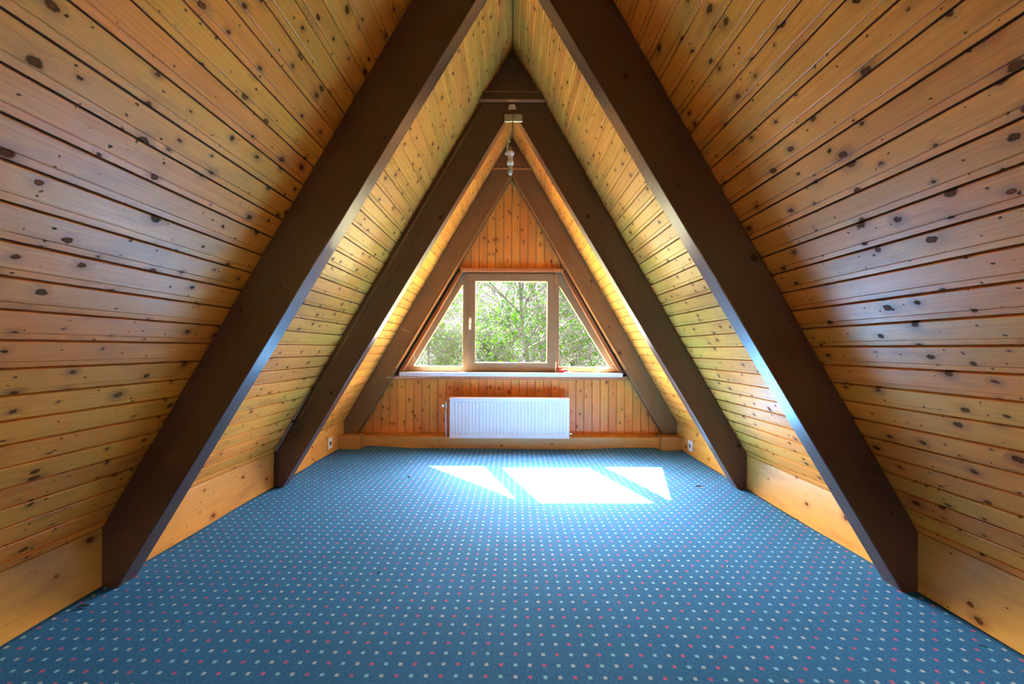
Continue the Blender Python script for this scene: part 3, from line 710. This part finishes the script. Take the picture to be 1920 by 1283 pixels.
# ------------------------------------------------------------------ small things on the sill and carpet
sz = q0[1]
bm = bmesh.new()
bmesh.ops.create_icosphere(bm, subdivisions=3, radius=1.0)
rx_, _ = P(1057, 699, 4.94)
for v_ in bm.verts:
    n_ = 1 + 0.10 * math.sin(5 * v_.co.x + 3 * v_.co.y) + 0.06 * math.sin(9 * v_.co.z + 4 * v_.co.x)
    v_.co = Vector((rx_ + v_.co.x * 0.058 * n_, 4.945 + v_.co.y * 0.030 * n_, sz + 0.0135 + max(v_.co.z, -0.42) * 0.031 * n_))
rc = obj('cloth', bm, RED, smooth=True); tag(rc, 'crumpled red cloth on the white sill below the right hinge', 'cloth')
bm = bmesh.new(); bmesh.ops.create_icosphere(bm, subdivisions=3, radius=1.0)
for v_ in bm.verts:
    n_ = 1 + 0.14 * math.sin(6 * v_.co.x + 2 * v_.co.y)
    v_.co = Vector((rx_ + 0.045 + v_.co.x * 0.055 * n_, 4.922 + v_.co.y * 0.014, sz + 0.0055 + max(v_.co.z, -0.5) * 0.010 * n_))
rc = obj('rag', bm, CERAM, smooth=True); tag(rc, 'small white rag lying against the red cloth on the sill', 'cloth')
def cob(pts, r, label, name='cobweb'):
    bm = bmesh.new()
    for line in pts: tube(bm, line, r, 5)
    o = obj(name, bm, WEB); tag(o, label, 'cobweb', 'cobwebs by the window'); return o
def W3(px, py, y): a = P(px, py, y); return (a[0], y, a[1])
cob([[W3(724, 709.5, 4.845), W3(745, 710.5, 4.86), W3(780, 709, 4.88), W3(800, 706.8, 4.898), W3(830, 705, 4.899)],
     [W3(724, 709.5, 4.845), W3(748, 708.5, 4.86), W3(790, 708.8, 4.89), W3(826, 706.5, 4.899)]], 0.0020, 'pale cobweb strand sagging below the left end of the sill')
cob([[W3(1120, 699, 4.94), W3(1128, 690, 4.95), W3(1142, 685.5, 4.97), W3(1150, 683, 4.99)], [W3(1118, 699.5, 4.93), W3(1126, 693, 4.95), W3(1148, 688, 4.98), W3(1158, 696, 4.96)]], 0.0016,
    'white cobweb at the right end of the sill')
cob([[W3(751, 616, 4.846), W3(757, 620, 4.845), W3(768, 624, 4.847)], [W3(750, 613, 4.847), W3(755, 621, 4.844), W3(764, 622, 4.847)]], 0.0011, 'small cobweb on the left leg of the far arch')
cob([[W3(776, 655, 4.99), W3(776.5, 668, 4.985), W3(775, 678, 4.985)], [W3(772, 660, 4.985), W3(780, 676, 4.985)]], 0.0012, 'small cobweb hanging at the lower left corner of the window')
def debris(px, py, L, r, ang, mat, label, cat, name, grp):
    y = 1.2 * 750 / (py - 653); x = (px - 958) * y / 750; rn = random.Random(px)
    z = carpet_z(x, y) + r * 0.9
    dx, dy = math.cos(ang) * L / 2, math.sin(ang) * L / 2
    bm = bmesh.new(); tube(bm, [(x - dx, y - dy, z), (x - dx * 0.3, y - dy * 0.3 + 0.1 * L * rn.uniform(-1, 1), z + r), (x + dx * 0.4, y + dy * 0.4, z + r * 0.8), (x + dx, y + dy, z)], [r * 0.4, r, r * 0.8, r * 0.3], 6)
    o = obj(name, bm, mat); tag(o, label, cat, grp)
debris(1313, 912, 0.075, 0.005, -0.15, TWIG, 'dark twig on the carpet by the right foot of the middle arch', 'twig', 'twig', 'litter on the carpet')
debris(1319, 914, 0.04, 0.004, -0.2, CRUMB, 'pale sliver beside the dark twig by the middle arch', 'scrap', 'wood_sliver', 'litter on the carpet')
debris(158, 1145, 0.045, 0.005, 0.5, TWIG, 'dark twig on the carpet near the left foot of the nearest arch', 'twig', 'twig', 'litter on the carpet')
debris(771, 869, 0.05, 0.006, -0.9, CRUMB, 'pale crumb on the carpet left of the sunlit patches', 'scrap', 'crumb', 'litter on the carpet')
debris(768, 898, 0.03, 0.006, 0.9, TWIG, 'dark speck on the carpet halfway left of the sunlit patches', 'scrap', 'speck', 'litter on the carpet')
debris(712, 1076, 0.016, 0.003, 0.9, TWIG, 'tiny dark speck on the open carpet left of centre', 'scrap', 'speck', 'litter on the carpet')
debris(1366, 1061, 0.020, 0.0025, 0.9, CRUMB, 'tiny pale crumb on the open carpet right of centre', 'scrap', 'crumb', 'litter on the carpet')
debris(252, 1079, 0.020, 0.005, 0.4, CRUMB, 'pale crumb at the left foot of the nearest arch', 'scrap', 'crumb', 'litter on the carpet')
debris(1847, 1208, 0.03, 0.002, -0.6, TWIG, 'thin dark hair-like twig in the right foreground of the carpet', 'twig', 'twig', 'litter on the carpet')

# ------------------------------------------------------------------ outside
def leafmat(name, a, c):
    m = bpy.data.materials.new(name); m.use_nodes = True; t = m.node_tree; t.nodes.clear(); n = NB(t)
    o = t.nodes.new('ShaderNodeOutputMaterial'); mx = t.nodes.new('ShaderNodeMixShader'); mx.inputs[0].default_value = 0.5
    df = t.nodes.new('ShaderNodeBsdfDiffuse'); tr = t.nodes.new('ShaderNodeBsdfTranslucent'); tc = t.nodes.new('ShaderNodeTexCoord')
    f, _ = n.noise(tc.outputs['Object'], 2.2, 3.0, 0.7); col = n.mix(n.ramp(f, 0.35, 0.65), a, c)
    t.links.new(col, df.inputs[0]); t.links.new(col, tr.inputs[0]); t.links.new(df.outputs[0], mx.inputs[1]); t.links.new(tr.outputs[0], mx.inputs[2]); t.links.new(mx.outputs[0], o.inputs[0]); return m
LEAF = leafmat('spring_leaves', (0.0030, 0.018, 0.0004), (0.016, 0.040, 0.0009))
LEAFP = leafmat('pale_spring_leaves', (0.012, 0.032, 0.003), (0.025, 0.046, 0.007))
BARK = plain('bark', (0.0045, 0.004, 0.0035), 0.9, nscale=12, namt=0.5)
GBARK = plain('grey_twigs', (0.020, 0.020, 0.020), 0.9, nscale=12, namt=0.5)
GRASS = plain('lawn', (0.22, 0.20, 0.085), 0.9, nscale=0.8, namt=0.4)
HILL, t, b = new_mat('bare_hillside'); n = NB(t); tc = t.nodes.new('ShaderNodeTexCoord')
f, _ = n.noise(tc.outputs['Object'], 0.25, 6.0, 0.7); g_, _ = n.noise(tc.outputs['Object'], 1.6, 5.0, 0.75)
c_ = n.mix(n.ramp(f, 0.35, 0.65), (0.0112, 0.0102, 0.0128), (0.0140, 0.0130, 0.0158)); c_ = n.mix(n.math('MULTIPLY', n.ramp(g_, 0.45, 0.7), 0.6), c_, (0.0078, 0.0080, 0.0080))
t.links.new(c_, b.inputs['Base Color']); b.inputs['Roughness'].default_value = 1.0; b.inputs['Specular IOR Level'].default_value = 0.0
GZ = -3.2
bm = bmesh.new(); rn = random.Random(3)
def gz(x, y):
    if y < 24: return GZ
    return GZ + (y - 24) * 0.42 * min(1, (y - 24) / 12 + 0.15) + 0.6 * math.sin(x * 0.21 + y * 0.13)
xs = [-90 + 5 * i for i in range(37)]; ys = [24 + 4 * j for j in range(11)]
vv = [[bm.verts.new((x, y, gz(x, y) + rn.uniform(-0.3, 0.3) * (y > 24))) for x in xs] for y in ys]
for j in range(len(ys) - 1):
    for i in range(len(xs) - 1): bm.faces.new((vv[j][i], vv[j][i + 1], vv[j + 1][i + 1], vv[j + 1][i]))
hl = obj('hillside', bm, HILL, smooth=True); tag(hl, 'pale bare hillside rising behind the trees outside the window', 'hill', kind='structure')
bm = bmesh.new(); box(bm, -90, 90, -90, 24.2, GZ - 0.5, GZ); gd = obj('ground', bm, GRASS); tag(gd, 'lawn on the ground below the gable window', 'ground', kind='structure')

def tree(x, y, h, seed, label, lm, bmat, nleaf, lsize, spread=0.42, lean=0.0, r0=0.12, levels=4, first=0.25, grp='trees outside the window'):
    rn = random.Random(seed); root = empty('tree', (x, y, gz(x, y))); tag(root, label, 'tree', grp); bpy.context.view_layer.update()
    bt, bb_ = bmesh.new(), bmesh.new(); tips = []
    def grow(p, d, L, r, lev):
        pts, rs = [p.copy()], [r]; k = 5 if lev == 0 else 4; q = p.copy(); dd = d.copy()
        for i in range(k):
            dd = (dd + Vector((rn.uniform(-1, 1), rn.uniform(-1, 1), rn.uniform(-0.4, 0.7))) * (0.10 if lev == 0 else 0.22)).normalized()
            q = q + dd * (L / k); pts.append(q.copy()); rs.append(r * (1 - 0.75 * (i + 1) / k))
            if lev >= 2: tips.append((q.copy(), lev))
            if lev < levels and (lev > 0 or (i + 1) / k > first):
                for c in range(3 if lev < 2 else 2):
                    a = rn.uniform(0, 2 * PI); side = Vector((math.cos(a), math.sin(a), rn.uniform(-0.1, 0.5)))
                    nd = (dd * 0.55 + side * (0.9 if lev == 0 else 0.7)).normalized()
                    grow(q, nd, L * (spread if lev == 0 else 0.58) * rn.uniform(0.75, 1.2), max(rs[-1] * 0.6, 0.005), lev + 1)
        tube(bt if lev == 0 else bb_, pts, rs, 8 if lev == 0 else (5 if lev < 3 else 3), cap=False)
    grow(Vector((x, y, gz(x, y) - 0.2)), Vector((lean, 0, 1)).normalized(), h, r0, 0)
    lf = bmesh.new()
    for i in range(nleaf):
        p, lev = tips[rn.randrange(len(tips))]
        p = p + Vector((rn.gauss(0, 1), rn.gauss(0, 1), rn.gauss(0, 0.8))) * (lsize * 2.0)
        s = lsize * rn.uniform(0.6, 1.3)
        a = Vector((rn.gauss(0, 1), rn.gauss(0, 1), rn.gauss(0, 1))).normalized(); b_ = a.cross(Vector((rn.gauss(0, 1), rn.gauss(0, 1), rn.gauss(0, 1)))).normalized()
        lf.faces.new([lf.verts.new(p + a * s), lf.verts.new(p + b_ * s * 0.45), lf.verts.new(p - a * s), lf.verts.new(p - b_ * s * 0.45)])
    for nm, bmm, mt, st in (('trunk', bt, bmat, 0), ('branches', bb_, bmat, 1), ('foliage', lf, lm, 1)):
        me = bpy.data.meshes.new(nm); bmm.to_mesh(me); bmm.free(); me.materials.append(mt)
        o = bpy.data.objects.new(nm, me); C.objects.link(o); o.parent = root; o.matrix_parent_inverse = root.matrix_world.inverted()
        if st: o['kind'] = 'stuff'
tree(1.05, 16.5, 7.6, 21, 'dark-trunked green tree filling the middle pane', LEAF, BARK, 6500, 0.075, r0=0.17)
tree(3.0, 19.5, 6.4, 8, 'green tree seen through the right triangular pane', LEAF, BARK, 5000, 0.075, r0=0.16)
tree(-1.2, 20.5, 5.0, 14, 'low green tree behind the left half of the middle pane', LEAF, BARK, 4500, 0.08, r0=0.10)
tree(-3.6, 19.0, 5.0, 31, 'pale green tree seen through the left triangular pane', LEAFP, GBARK, 4500, 0.07, r0=0.10)
tree(-6.0, 23.0, 6.0, 41, 'pale green tree farthest left outside', LEAFP, GBARK, 5000, 0.06, r0=0.12)
tree(5.6, 24.0, 7.0, 51, 'green tree farthest right outside', LEAF, BARK, 6000, 0.07, r0=0.16)
def bush(x, y, seed, label):
    rn = random.Random(seed); bm = bmesh.new(); g = gz(x, y)
    for i in range(260):
        a = rn.uniform(0, 2 * PI); r = rn.uniform(0.1, 1.0); p = Vector((x + rn.uniform(-0.7, 0.7), y + rn.uniform(-0.7, 0.7), g - 0.1)); pts = [p]
        d = Vector((math.cos(a) * r * 0.5, math.sin(a) * r * 0.5, 1)).normalized()
        for k in range(4):
            d = (d + Vector((rn.gauss(0, .25), rn.gauss(0, .25), rn.gauss(0, .2)))).normalized(); p = p + d * rn.uniform(0.35, 0.8); pts.append(p)
        tube(bm, pts, [0.018, 0.014, 0.010, 0.007, 0.004], 3, cap=False)
    o = obj('bare_bush', bm, GBARK); o['kind'] = 'stuff'; tag(o, label, 'bush', 'bare bushes outside the window', kind='stuff')
bush(-7.5, 27, 1, 'grey leafless bush low in the left triangular pane'); bush(-2.6, 28, 2, 'grey leafless bush beside the left window post')
bush(1.4, 29, 3, 'grey leafless bush low behind the dark trunk'); bush(4.9, 28, 4, 'grey leafless bush low in the right triangular pane')
